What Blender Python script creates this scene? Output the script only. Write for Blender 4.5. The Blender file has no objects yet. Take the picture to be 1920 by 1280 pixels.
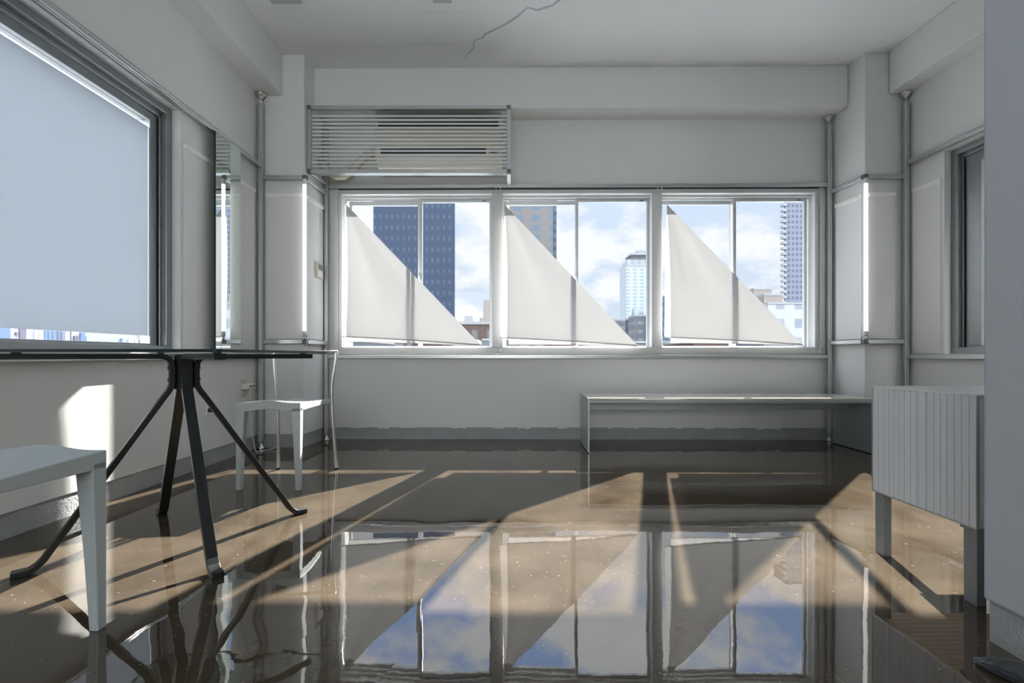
import bpy, math, random
from mathutils import Vector, Matrix
random.seed(4)
PI = math.pi
S = bpy.context.scene
COL = S.collection

# ------------------------------------------------------------------ camera, light, exposure
F = 853.0; HX = 960.0; HY = 667.0; H = 0.70
cd = bpy.data.cameras.new('camera'); cam = bpy.data.objects.new('camera', cd); COL.objects.link(cam)
cam.location = (0, 0, H); cam.rotation_euler = (PI/2, 0, 0)
cd.sensor_width = 36.0; cd.lens = F/1920*36.0
cd.shift_x = (960-HX)/1920; cd.shift_y = (HY-640)/1920
cd.clip_start = 0.05; cd.clip_end = 3000
S.camera = cam
S.view_settings.view_transform = 'Standard'; S.view_settings.look = 'None'
S.view_settings.gamma = 1; S.view_settings.use_curve_mapping = False
S.view_settings.exposure = 0.75
try:
    S.cycles.max_bounces = 12; S.cycles.transparent_max_bounces = 24
    S.cycles.diffuse_bounces = 6; S.cycles.caustics_reflective = False; S.cycles.caustics_refractive = False
    S.cycles.sample_clamp_indirect = 6
except Exception: pass

SIDE_SKY = 5.2
CLOUD_OFF = (3.1, 1.4, 0.3)
SUN_X, SUN_Z = 0.308, 0.755           # direction to the sun is (SUN_X, 1, SUN_Z)
sd = bpy.data.lights.new('sun', 'SUN'); sun = bpy.data.objects.new('sun', sd); COL.objects.link(sun)
sun.rotation_euler = Vector((SUN_X, 1, SUN_Z)).to_track_quat('Z', 'Y').to_euler()
sun.location = (6, 20, 15)
sd.energy = 17.5; sd.angle = math.radians(0.6); sd.color = (1.0, 0.93, 0.84)

W = bpy.data.worlds.new('sky'); S.world = W; W.use_nodes = True
def world():
    nt = W.node_tree; N = nt.nodes; L = nt.links; N.clear()
    out = N.new('ShaderNodeOutputWorld'); bg = N.new('ShaderNodeBackground')
    tc = N.new('ShaderNodeTexCoord'); sep = N.new('ShaderNodeSeparateXYZ')
    L.new(tc.outputs['Generated'], sep.inputs[0])
    ramp = N.new('ShaderNodeValToRGB'); cr = ramp.color_ramp
    cr.elements[0].position = 0.0; cr.elements[0].color = (.45, .50, .57, 1)
    cr.elements[1].position = 1.0; cr.elements[1].color = (.17, .30, .64, 1)
    e = cr.elements.new(.30); e.color = (.44, .51, .62, 1)
    e = cr.elements.new(.45); e.color = (.29, .41, .68, 1)
    L.new(sep.outputs['Z'], ramp.inputs[0])
    # clouds on a flat deck
    add = N.new('ShaderNodeMath'); add.operation = 'ADD'; add.inputs[1].default_value = .22
    L.new(sep.outputs['Z'], add.inputs[0])
    dv = N.new('ShaderNodeVectorMath'); dv.operation = 'DIVIDE'
    cmb = N.new('ShaderNodeCombineXYZ')
    for i in range(3): L.new(add.outputs[0], cmb.inputs[i])
    L.new(tc.outputs['Generated'], dv.inputs[0]); L.new(cmb.outputs[0], dv.inputs[1])
    add.inputs[1].default_value = .75
    mp = N.new('ShaderNodeMapping'); mp.inputs['Location'].default_value = CLOUD_OFF
    mp.inputs['Scale'].default_value = (1.0, 1.0, 1.9)
    L.new(dv.outputs[0], mp.inputs[0])
    nz = N.new('ShaderNodeTexNoise'); nz.inputs['Scale'].default_value = 6.5; nz.inputs['Detail'].default_value = 9
    nz.inputs['Roughness'].default_value = .56
    L.new(mp.outputs[0], nz.inputs['Vector'])
    cr2 = N.new('ShaderNodeValToRGB'); cr2.color_ramp.elements[0].position = .41; cr2.color_ramp.elements[1].position = .52
    L.new(nz.outputs['Fac'], cr2.inputs[0])
    mix = N.new('ShaderNodeMixRGB'); L.new(cr2.outputs[0], mix.inputs[0])
    L.new(ramp.outputs[0], mix.inputs[1]); mix.inputs[2].default_value = (.63, .63, .635, 1)
    # the sky is brighter overhead than at the horizon
    mr = N.new('ShaderNodeMapRange'); mr.inputs['From Min'].default_value = .30; mr.inputs['From Max'].default_value = .52
    mr.inputs['To Min'].default_value = 1.0; mr.inputs['To Max'].default_value = 1.9
    L.new(sep.outputs['Z'], mr.inputs['Value'])
    # bright cloud round and above the sun
    mg = N.new('ShaderNodeMapRange'); mg.inputs['From Min'].default_value = .57; mg.inputs['From Max'].default_value = .78
    mg.inputs['To Min'].default_value = 0.0; mg.inputs['To Max'].default_value = 2.5
    L.new(sep.outputs['Z'], mg.inputs['Value'])
    ms = N.new('ShaderNodeMath'); ms.operation = 'ADD'; L.new(mr.outputs[0], ms.inputs[0]); L.new(mg.outputs[0], ms.inputs[1]); mr = ms
    # hazy low sky in front, brighter cloud cover to the sides, behind and overhead
    m2 = N.new('ShaderNodeMapRange'); m2.inputs['From Min'].default_value = .42; m2.inputs['From Max'].default_value = -.10
    m2.inputs['To Min'].default_value = 1.0; m2.inputs['To Max'].default_value = SIDE_SKY
    L.new(sep.outputs['Y'], m2.inputs['Value'])
    m3 = N.new('ShaderNodeMapRange'); m3.inputs['From Min'].default_value = .42; m3.inputs['From Max'].default_value = -.10
    m3.inputs['To Min'].default_value = 0; m3.inputs['To Max'].default_value = .75
    L.new(sep.outputs['Y'], m3.inputs['Value'])
    mw = N.new('ShaderNodeMixRGB'); L.new(m3.outputs[0], mw.inputs[0]); L.new(mix.outputs[0], mw.inputs[1]); mw.inputs[2].default_value = (.93, .93, .90, 1)
    L.new(mw.outputs[0], bg.inputs[0])
    mm = N.new('ShaderNodeMath'); mm.operation = 'MULTIPLY'
    L.new(mr.outputs[0], mm.inputs[0]); L.new(m2.outputs[0], mm.inputs[1]); L.new(mm.outputs[0], bg.inputs[1])
    L.new(bg.outputs[0], out.inputs[0])
world()

# ------------------------------------------------------------------ materials
def newmat(name):
    m = bpy.data.materials.new(name); m.use_nodes = True
    nt = m.node_tree; b = nt.nodes['Principled BSDF']
    return m, nt, b
def pm(name, col, rough=.5, metal=0., noise=0., nscale=8., bump=0., bscale=60., spec=.5):
    m, nt, b = newmat(name); N = nt.nodes; L = nt.links
    b.inputs['Base Color'].default_value = (*col, 1); b.inputs['Roughness'].default_value = rough
    b.inputs['Metallic'].default_value = metal; b.inputs['Specular IOR Level'].default_value = spec
    tc = N.new('ShaderNodeTexCoord')
    if noise:
        n = N.new('ShaderNodeTexNoise'); n.inputs['Scale'].default_value = nscale; n.inputs['Detail'].default_value = 6
        L.new(tc.outputs['Object'], n.inputs['Vector'])
        mx = N.new('ShaderNodeMixRGB'); L.new(n.outputs['Fac'], mx.inputs[0])
        mx.inputs[1].default_value = (*[max(0, c*(1-noise)) for c in col], 1)
        mx.inputs[2].default_value = (*[min(1, c*(1+noise)) for c in col], 1)
        L.new(mx.outputs[0], b.inputs['Base Color'])
    if bump:
        n = N.new('ShaderNodeTexNoise'); n.inputs['Scale'].default_value = bscale; n.inputs['Detail'].default_value = 4
        L.new(tc.outputs['Object'], n.inputs['Vector'])
        bp = N.new('ShaderNodeBump'); bp.inputs['Strength'].default_value = bump; bp.inputs['Distance'].default_value = .01
        L.new(n.outputs['Fac'], bp.inputs['Height']); L.new(bp.outputs[0], b.inputs['Normal'])
    return m
M = {}
M['wall'] = pm('white_paint', (.79, .80, .79), .62, noise=.02, nscale=2.5, bump=.08, bscale=90)
M['ceil'] = pm('ceiling_paint', (.84, .85, .85), .75, noise=.025, nscale=2, bump=.06, bscale=40)
M['crack'] = pm('crack_filler', (.50, .52, .54), .8)
M['seam'] = pm('seam_filler', (.80, .80, .79), .8)
M['base'] = pm('bare_concrete_skirting', (.40, .41, .42), .8, noise=.18, nscale=14, bump=.5, bscale=120)
M['sheet'] = pm('white_sheet', (.83, .835, .83), .4, noise=.01)
M['alu'] = pm('anodised_aluminium', (.62, .64, .64), .32, .9)
M['aludark'] = pm('aluminium_slot', (.16, .17, .17), .5, .5)
M['sash'] = pm('window_aluminium', (.60, .62, .63), .38, .55, noise=.04, nscale=20)
M['sidealu'] = pm('weathered_window_metal', (.30, .32, .33), .34, .6, noise=.08, nscale=12)
M['slat'] = pm('pale_slat_paint', (.74, .76, .76), .4)
M['frame'] = pm('painted_window_frame', (.66, .67, .67), .45, .15, noise=.03, nscale=15)
M['gasket'] = pm('black_gasket', (.03, .035, .035), .5)
M['steel'] = pm('black_steel', (.022, .026, .026), .38, .3)
M['chair'] = pm('pale_grey_plastic', (.50, .55, .56), .38, noise=.02)
M['tube'] = pm('brushed_tube', (.66, .66, .67), .3, .9)
M['bench'] = pm('grey_aluminium_sheet', (.42, .47, .48), .42, .5)
M['benchtop'] = pm('gloss_offwhite_top', (.66, .64, .58), .12, spec=.8)
M['cab'] = pm('grooved_grey_laminate', (.76, .79, .84), .5, noise=.02)
M['cableg'] = pm('grey_leg_paint', (.25, .27, .28), .5)
M['ac'] = pm('aged_cream_plastic', (.58, .54, .43), .45)
M['dark'] = pm('dark_recess', (.015, .015, .015), .6)
M['beige'] = pm('beige_plastic', (.62, .59, .50), .45)
M['lcd'] = pm('grey_display', (.22, .25, .22), .2)
M['white'] = pm('white_plastic', (.82, .82, .82), .35)
M['strip'] = pm('white_strip', (.93, .93, .92), .4)
M['chrome'] = pm('chrome', (.75, .75, .75), .12, 1.)
M['rubber'] = pm('rubber', (.03, .03, .03), .7)
M['lump'] = pm('dark_glossy_plastic', (.035, .042, .046), .16, noise=.5, nscale=30, bump=.7, bscale=25)
M['brass'] = pm('brass', (.65, .45, .16), .25, 1.)
M['partition'] = pm('shaded_white_paint', (.50, .53, .58), .7, noise=.02, nscale=3, bump=.15, bscale=120)  # white wall; its shade is mixed into this grey-blue colour

def emis(name, col, k):
    m, nt, b = newmat(name); b.inputs['Base Color'].default_value = (*col, 1)
    b.inputs['Emission Color'].default_value = (*col, 1); b.inputs['Emission Strength'].default_value = k
    return m
M['tubelight'] = emis('lit_tube', (1.0, .98, .92), 1.1)

def glassmat(name, tint, refl, rough=0.0):
    m = bpy.data.materials.new(name); m.use_nodes = True; nt = m.node_tree; N = nt.nodes; L = nt.links; N.clear()
    out = N.new('ShaderNodeOutputMaterial'); t = N.new('ShaderNodeBsdfTransparent'); t.inputs[0].default_value = (*tint, 1)
    g = N.new('ShaderNodeBsdfGlossy'); g.inputs['Roughness'].default_value = rough
    fr = N.new('ShaderNodeFresnel'); fr.inputs[0].default_value = refl
    mx = N.new('ShaderNodeMixShader'); 
    ge = N.new('ShaderNodeNewGeometry'); sb = N.new('ShaderNodeMath'); sb.operation = 'SUBTRACT'; sb.inputs[0].default_value = 1; L.new(ge.outputs['Backfacing'], sb.inputs[1])
    mu = N.new('ShaderNodeMath'); mu.operation = 'MULTIPLY'; L.new(fr.outputs[0], mu.inputs[0]); L.new(sb.outputs[0], mu.inputs[1])
    L.new(mu.outputs[0], mx.inputs[0]); L.new(t.outputs[0], mx.inputs[1]); L.new(g.outputs[0], mx.inputs[2])
    L.new(mx.outputs[0], out.inputs[0]); return m
M['glass'] = glassmat('window_glass', (.96, .975, .98), 1.25)
M['tglass'] = glassmat('table_glass', (.92, .96, .95), 1.45)
M['tedge'] = pm('green_glass_edge', (.010, .022, .021), .3, spec=.25)
M['mirror'] = pm('mirror_silver', (.80, .86, .84), .01, 1.)
M['mirroredge'] = pm('mirror_edge', (.02, .05, .045), .2)

def translucent(name, col, trans, transp, dif):
    m = bpy.data.materials.new(name); m.use_nodes = True; nt = m.node_tree; N = nt.nodes; L = nt.links; N.clear()
    out = N.new('ShaderNodeOutputMaterial')
    tr = N.new('ShaderNodeBsdfTranslucent'); tr.inputs[0].default_value = (*[c*trans for c in col], 1)
    df = N.new('ShaderNodeBsdfDiffuse'); df.inputs[0].default_value = (*[c*dif for c in col], 1)
    a = N.new('ShaderNodeAddShader'); L.new(tr.outputs[0], a.inputs[0]); L.new(df.outputs[0], a.inputs[1])
    tp = N.new('ShaderNodeBsdfTransparent'); mx = N.new('ShaderNodeMixShader'); mx.inputs[0].default_value = transp
    L.new(a.outputs[0], mx.inputs[1]); L.new(tp.outputs[0], mx.inputs[2]); L.new(mx.outputs[0], out.inputs[0]); return m
M['cloth'] = translucent('white_voile', (.985, .99, 1), .225, .05, .42)
M['frost'] = translucent('frosted_film', (.88, .935, 1.0), .30, .01, .12)

def floormat():
    m, nt, b = newmat('polished_brown_floor'); N = nt.nodes; L = nt.links
    tc = N.new('ShaderNodeTexCoord')
    def noise(sc, det, ro=.5, vec=None):
        n = N.new('ShaderNodeTexNoise'); n.inputs['Scale'].default_value = sc; n.inputs['Detail'].default_value = det
        n.inputs['Roughness'].default_value = ro; L.new(vec or tc.outputs['Object'], n.inputs['Vector']); return n.outputs['Fac']
    r = N.new('ShaderNodeValToRGB'); L.new(noise(3.0, 9, .62), r.inputs[0])
    r.color_ramp.elements[0].position = .3; r.color_ramp.elements[0].color = (.035, .026, .017, 1)
    r.color_ramp.elements[1].position = .72; r.color_ramp.elements[1].color = (.102, .080, .057, 1)
    # pale flecks and short scratches
    mp = N.new('ShaderNodeMapping'); mp.inputs['Scale'].default_value = (1.0, 2.6, 1.0); mp.inputs['Rotation'].default_value = (0, 0, .5)
    L.new(tc.outputs['Object'], mp.inputs[0])
    sp = N.new('ShaderNodeValToRGB'); L.new(noise(48, 3, .6, mp.outputs[0]), sp.inputs[0])
    sp.color_ramp.elements[0].position = .68; sp.color_ramp.elements[1].position = .73
    mx = N.new('ShaderNodeMixRGB'); L.new(sp.outputs[0], mx.inputs[0]); L.new(r.outputs[0], mx.inputs[1]); mx.inputs[2].default_value = (.42, .38, .34, 1)
    L.new(mx.outputs[0], b.inputs['Base Color'])
    b.inputs['Roughness'].default_value = .015
    b.inputs['IOR'].default_value = 1.92
    bp = N.new('ShaderNodeBump'); bp.inputs['Strength'].default_value = .28; bp.inputs['Distance'].default_value = .006
    L.new(noise(2.2, 2, .4), bp.inputs['Height'])
    bp2 = N.new('ShaderNodeBump'); bp2.inputs['Strength'].default_value = .05; bp2.inputs['Distance'].default_value = .0006
    L.new(noise(45, 1, .4), bp2.inputs['Height']); 
    # an uneven pool of resin near the table
    vd = N.new('ShaderNodeVectorMath'); vd.operation = 'DISTANCE'; L.new(tc.outputs['Object'], vd.inputs[0]); vd.inputs[1].default_value = (-.66, 1.18, 0)
    mk = N.new('ShaderNodeMapRange'); mk.inputs['From Min'].default_value = .42; mk.inputs['From Max'].default_value = .15; mk.inputs['To Min'].default_value = 0; mk.inputs['To Max'].default_value = 1
    L.new(vd.outputs['Value'], mk.inputs['Value'])
    ml = N.new('ShaderNodeMath'); ml.operation = 'MULTIPLY'; L.new(mk.outputs[0], ml.inputs[0]); L.new(noise(5.5, 1, .3), ml.inputs[1])
    bp3 = N.new('ShaderNodeBump'); bp3.inputs['Strength'].default_value = .45; bp3.inputs['Distance'].default_value = .005
    L.new(ml.outputs[0], bp3.inputs['Height']); L.new(bp.outputs[0], bp3.inputs['Normal']); L.new(bp3.outputs[0], bp2.inputs['Normal'])
    L.new(bp2.outputs[0], b.inputs['Normal'])
    return m
M['floor'] = floormat()

def facade(name, wall, win, *a_, **k_):
    q = .10; return facade_(name, tuple(c*q for c in wall), tuple(c*q for c in win), *a_, **k_)
def facade_(name, wall, win, du, dv, fu=.6, fv=.6, rough=.4, phase=(0, 0)):
    """window grid: u runs along the wall (x+y), v up."""
    m, nt, b = newmat(name); N = nt.nodes; L = nt.links
    tc = N.new('ShaderNodeTexCoord'); sp = N.new('ShaderNodeSeparateXYZ'); L.new(tc.outputs['Object'], sp.inputs[0])
    def mth(op, a, bb=None):
        n = N.new('ShaderNodeMath'); n.operation = op
        for i, v in enumerate((a, bb)):
            if v is None: continue
            if isinstance(v, (int, float)): n.inputs[i].default_value = v
            else: L.new(v, n.inputs[i])
        return n.outputs[0]
    u = mth('ADD', sp.outputs['X'], sp.outputs['Y'])
    a = mth('LESS_THAN', mth('FRACT', mth('ADD', mth('DIVIDE', u, du), 100+phase[0])), fu)
    c = mth('LESS_THAN', mth('FRACT', mth('ADD', mth('DIVIDE', sp.outputs['Z'], dv), 100+phase[1])), fv)
    k = mth('MULTIPLY', a, c)
    nz = N.new('ShaderNodeTexNoise'); nz.inputs['Scale'].default_value = .25; nz.inputs['Detail'].default_value = 5; L.new(tc.outputs['Object'], nz.inputs['Vector'])
    k2 = mth('MULTIPLY', k, mth('ADD', mth('MULTIPLY', nz.outputs['Fac'], 1.0), .35))
    mx = N.new('ShaderNodeMixRGB'); L.new(k2, mx.inputs[0]); mx.inputs[1].default_value = (*wall, 1); mx.inputs[2].default_value = (*win, 1)
    L.new(mx.outputs[0], b.inputs['Base Color']); b.inputs['Roughness'].default_value = rough; b.inputs['Specular IOR Level'].default_value = .12
    return m

# ------------------------------------------------------------------ mesh helpers
class MB:
    def __init__(s): s.v = []; s.f = []; s.sm = []; s.mi = []
    def add(s, vs, fs, smooth=False, mi=0):
        o = len(s.v); s.v += [tuple(p) for p in vs]
        for f in fs: s.f.append([i+o for i in f]); s.sm.append(smooth); s.mi.append(mi)
        return s
    def box(s, x0, x1, y0, y1, z0, z1, mi=0):
        x0, x1 = min(x0, x1), max(x0, x1); y0, y1 = min(y0, y1), max(y0, y1); z0, z1 = min(z0, z1), max(z0, z1)
        vs = [(x, y, z) for z in (z0, z1) for y in (y0, y1) for x in (x0, x1)]
        return s.add(vs, [(0, 2, 3, 1), (4, 5, 7, 6), (0, 1, 5, 4), (2, 6, 7, 3), (0, 4, 6, 2), (1, 3, 7, 5)], mi=mi)
    def prism(s, poly, a0, a1, axis, smooth=False):
        """poly in the two other axes, extruded from a0 to a1 along axis (0 x, 1 y, 2 z)"""
        def P(a, q):
            return {0: (a, q[0], q[1]), 1: (q[0], a, q[1]), 2: (q[0], q[1], a)}[axis]
        n = len(poly); vs = [P(a0, q) for q in poly]+[P(a1, q) for q in poly]
        fs = [tuple(range(n))[::-1], tuple(range(n, 2*n))]
        o = len(s.v); s.v += vs
        for f in fs: s.f.append([i+o for i in f]); s.sm.append(False); s.mi.append(0)
        for i in range(n):
            s.f.append([o+i, o+(i+1) % n, o+n+(i+1) % n, o+n+i]); s.sm.append(smooth); s.mi.append(0)
        return s
    def tube(s, pts, r, n=14, caps=True):
        pts = [Vector(p) for p in pts]; rs = r if isinstance(r, (list, tuple)) else [r]*len(pts)
        ref = None; rings = []
        for i, p in enumerate(pts):
            t = (pts[min(i+1, len(pts)-1)]-pts[max(i-1, 0)]).normalized()
            if ref is None:
                ref = t.orthogonal().normalized()
            ref = (ref-t*ref.dot(t)).normalized(); b = t.cross(ref)
            rings.append([p+(ref*math.cos(2*PI*k/n)+b*math.sin(2*PI*k/n))*rs[i] for k in range(n)])
        vs = [q for rg in rings for q in rg]; fs = []
        for i in range(len(pts)-1):
            for k in range(n): fs.append((i*n+k, i*n+(k+1) % n, (i+1)*n+(k+1) % n, (i+1)*n+k))
        s.add(vs, fs, True)
        if caps:
            o = len(s.v)-len(vs)
            s.f.append([o+k for k in range(n)][::-1]); s.sm.append(False); s.mi.append(0)
            s.f.append([o+(len(pts)-1)*n+k for k in range(n)]); s.sm.append(False); s.mi.append(0)
        return s
    def lathe(s, prof, c, n=24):
        """prof: list of (r, z) about a vertical axis at c"""
        vs = [(c[0]+r*math.cos(2*PI*k/n), c[1]+r*math.sin(2*PI*k/n), c[2]+z) for r, z in prof for k in range(n)]
        fs = [(i*n+k, i*n+(k+1) % n, (i+1)*n+(k+1) % n, (i+1)*n+k) for i in range(len(prof)-1) for k in range(n)]
        s.add(vs, fs, True)
        o = len(s.v)-len(vs)
        s.f.append([o+k for k in range(n)][::-1]); s.sm.append(False); s.mi.append(0)
        s.f.append([o+(len(prof)-1)*n+k for k in range(n)]); s.sm.append(False); s.mi.append(0)
        return s
    def strip(s, path, wdir, w, t):
        """flat bar swept along a path; wdir is its constant width direction"""
        path = [Vector(p) for p in path]; wd = Vector(wdir).normalized(); vs = []
        for i, p in enumerate(path):
            a = (path[i]-path[i-1]).normalized() if i else None
            b = (path[i+1]-path[i]).normalized() if i < len(path)-1 else None
            tt = ((a or b)+(b or a)).normalized(); nn = tt.cross(wd).normalized()
            k = 1.0
            if a and b: k = 1/max(.5, math.cos(a.angle(b)/2))
            for sw, st in ((-1, -1), (1, -1), (1, 1), (-1, 1)): vs.append(p+wd*sw*w/2+nn*st*t/2*k)
        fs = []
        for i in range(len(path)-1):
            for k in range(4): fs.append((i*4+k, i*4+(k+1) % 4, i*4+4+(k+1) % 4, i*4+4+k))
        m = (len(path)-1)*4
        fs += [(3, 2, 1, 0), (m, m+1, m+2, m+3)]
        return s.add(vs, fs)
    def rail(s, p0, p1, w=.03, groove=.006, depth=.004):
        """square aluminium profile with one slot along each side"""
        p0, p1 = Vector(p0), Vector(p1); t = (p1-p0).normalized()
        up = Vector((0, 0, 1)) if abs(t.z) < .9 else Vector((0, 1, 0)); a = t.cross(up).normalized(); b = a.cross(t).normalized()
        h = w/2; g = groove/2; d = depth; poly = []
        for (ux, uy) in ((1, 0), (0, 1), (-1, 0), (0, -1)):
            vx, vy = -uy, ux
            for (n_, m_) in ((h, -h*.86), (h, -g), (h-d, -g), (h-d, g), (h, g), (h, h*.86)):
                poly.append((ux*n_+vx*m_, uy*n_+vy*m_))
        n = len(poly); vs = [p0+a*q[0]+b*q[1] for q in poly]+[p1+a*q[0]+b*q[1] for q in poly]
        fs = [tuple(range(n)), tuple(range(n, 2*n))[::-1]]+[(i, n+i, n+(i+1) % n, (i+1) % n) for i in range(n)]
        return s.add(vs, fs)
    def rot(s, c, a, start=0):
        ca, sa = math.cos(a), math.sin(a)
        for i in range(start, len(s.v)):
            x, y, z = s.v[i]; x -= c[0]; y -= c[1]; s.v[i] = (c[0]+x*ca-y*sa, c[1]+x*sa+y*ca, z)
        return s
    def build(s, name, mats, parent=None, bevel=0, origin=None):
        me = bpy.data.meshes.new(name)
        if parent is not None: origin = tuple(PO[parent])
        o = Vector(origin) if origin else Vector((0, 0, 0))
        me.from_pydata([tuple(Vector(p)-o) for p in s.v], [], s.f); me.validate()
        for m in (mats if isinstance(mats, (list, tuple)) else [mats]): me.materials.append(m)
        if len(me.polygons) == len(s.f):
            me.polygons.foreach_set('use_smooth', s.sm); me.polygons.foreach_set('material_index', s.mi)
        import bmesh
        bm = bmesh.new(); bm.from_mesh(me); bmesh.ops.recalc_face_normals(bm, faces=bm.faces); bm.to_mesh(me); bm.free()
        ob = bpy.data.objects.new(name, me); COL.objects.link(ob)
        if parent is not None: ob.parent = parent
        else: ob.location = o
        PO[ob] = o
        if bevel:
            b = ob.modifiers.new('bevel', 'BEVEL'); b.width = bevel; b.segments = 2; b.limit_method = 'ANGLE'; b.angle_limit = math.radians(40)
        return ob
PO = {}
def BW(mb): return mb.rot((-1.57, 3.83), -.0095)     # the window wall stands half a degree off square
def RW(mb): return mb.rot((3.0, 3.45), .035)         # the right wall runs two degrees off square
def tag(o, label, cat, group=None, kind=None):
    o['label'] = label; o['category'] = cat
    if group: o['group'] = group
    if kind: o['kind'] = kind
    return o
def empty(name, loc):
    o = bpy.data.objects.new(name, None); o.location = loc; COL.objects.link(o); o.empty_display_size = .1
    PO[o] = Vector(loc); return o
def struct(o, label=None):
    o['kind'] = 'structure'
    if label: o['label'] = label
    return o

# ------------------------------------------------------------------ room shell
CZ = 3.0
struct(MB().box(-2.2, 3.35, -3.2, 4.03, -.2, 0).build('floor', M['floor']), 'dark brown mirror-gloss floor')
ceil = struct(MB().box(-2.2, 3.35, -3.2, 4.03, CZ, 3.2).build('ceiling', M['ceil']), 'white painted ceiling with a filled crack')
# left wall, window opening y .4..2.647, z .715..2.125
LO = (.40, 2.647, .715, 2.125)
lw = MB().box(-2.13, -1.93, LO[1], 4.03, .1, CZ).box(-2.13, -1.93, -3.2, -2.5, .1, CZ)
lw.box(-2.13, -1.93, -.3, LO[0], .1, CZ).box(-2.13, -1.93, -2.5, -.3, .1, .715).box(-2.13, -1.93, -2.5, -.3, 2.125, CZ).box(-2.13, -1.93, LO[0], LO[1], .1, LO[2]).box(-2.13, -1.93, LO[0], LO[1], LO[3], CZ)
struct(lw.build('wall_left', M['wall']), 'white wall on the left with the frosted window')
struct(MB().box(-2.13, -1.937, -3.2, 3.98, 0, .1).build('baseboard_left', M['base']))
# window wall
BO = (-1.456, 2.546, .711, 2.092)
bw = MB().box(-2.1, BO[0], 3.83, 4.03, .1, CZ).box(BO[1], 3.2, 3.83, 4.03, .1, CZ)
bw.box(BO[0], BO[1], 3.83, 4.03, .1, BO[2]).box(BO[0], BO[1], 3.83, 4.03, BO[3], CZ)
struct(BW(bw).build('wall_back', M['wall']), 'white wall with three sliding windows')
struct(BW(MB().box(-1.6, 2.7, 3.836, 4.02, 0, .1)).build('baseboard_back', M['base']))
# chipped paint along the top of the concrete skirting
chips = MB(); x = -1.54
while x < 2.55:
    w = random.uniform(.04, .22); h = random.uniform(.006, .022); n = 6
    top = [(x+w*i/n, .1) for i in range(n+1)]; bot = [(x+w*i/n, .1-h*random.uniform(.35, 1)) for i in range(n, -1, -1)]
    chips.prism(top+bot, 3.833, 3.8365, 1); x += w+random.uniform(.03, .35)
struct(BW(chips).build('trim_1', M['wall']), 'ragged paint edge over the skirting')
# beams
struct(MB().box(-1.94, -1.75, -3.2, 3.47, 2.683, CZ).build('trim_2', M['wall'], bevel=.006), 'boxed beam along the left wall')
struct(BW(MB().box(-1.58, 2.66, 3.64, 3.84, 2.675, CZ)).build('trim_3', M['wall'], bevel=.006), 'boxed beam over the windows')
struct(RW(MB().box(2.855, 3.02, -3.0, 3.45, 2.683, CZ)).build('trim_4', M['wall'], bevel=.006), 'boxed beam along the right wall')
# corner pillars
struct(MB().prism([(-1.94, 3.472), (-1.587, 3.472), (-1.568, 3.84), (-1.94, 3.84)], .1, CZ, 2).build('wall_left_pillar', M['wall'], bevel=.006), 'white corner pillar left of the windows')
struct(MB().prism([(-1.94, 3.478), (-1.593, 3.478), (-1.576, 3.845), (-1.94, 3.845)], 0, .1, 2).build('baseboard_left_pillar', M['base']))
struct(MB().prism([(2.677, 3.45), (3.05, 3.45), (3.05, 3.84), (2.65, 3.84)], .1, CZ, 2).build('wall_right_pillar', M['wall'], bevel=.006), 'white corner pillar right of the windows')
struct(MB().prism([(2.683, 3.456), (3.05, 3.456), (3.05, 3.845), (2.656, 3.845)], 0, .1, 2).build('baseboard_right_pillar', M['base']))
# right wall, opening y 1.3..3.166
RO = (2.15, 3.166, .715, 2.125)
rw = MB().box(3.0, 3.2, RO[1], 4.03, .1, CZ).box(3.0, 3.2, -3.4, RO[0], .1, CZ)
rw.box(3.0, 3.2, RO[0], RO[1], .1, RO[2]).box(3.0, 3.2, RO[0], RO[1], RO[3], CZ)
struct(RW(rw).build('wall_right', M['wall']), 'white wall on the right')
struct(RW(MB().box(3.007, 3.19, -3.4, 3.5, 0, .1)).build('baseboard_right', M['base']))
rr = MB().box(-2.2, -1.6, -3.3, -3.15, 0, CZ).box(1.1, 3.6, -3.3, -3.15, 0, CZ).box(-1.6, 1.1, -3.3, -3.15, 0, .9).box(-1.6, 1.1, -3.3, -3.15, 2.3, CZ)
struct(rr.build('wall_rear', M['wall']), 'wall behind the camera with an added fill window')
# partition at the right edge of the picture
struct(RW(MB().box(1.163, 3.0, -.6, 1.125, .1, CZ)).build('wall_partition', M['partition'], bevel=.008), 'white partition at the right edge, shade in its colour')
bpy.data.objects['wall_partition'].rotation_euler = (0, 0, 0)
struct(RW(MB().box(1.173, 3.0, -.6, 1.117, 0, .1)).build('baseboard_partition', M['base']))

# shift the partition back to where its edge shows (it was turned with the right wall)
def shift_to(name, dx, dy):
    o = bpy.data.objects[name]; o.location = (dx, dy, 0)
# after the turn, point (1.163,1.125) moved; undo
_a = .035; _x, _y = 1.163-3.0, 1.125-3.45
_nx = 3.0+_x*math.cos(_a)-_y*math.sin(_a); _ny = 3.45+_x*math.sin(_a)+_y*math.cos(_a)
for nm in ('wall_partition', 'baseboard_partition'): shift_to(nm, 1.163-_nx, 1.125-_ny)

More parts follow.
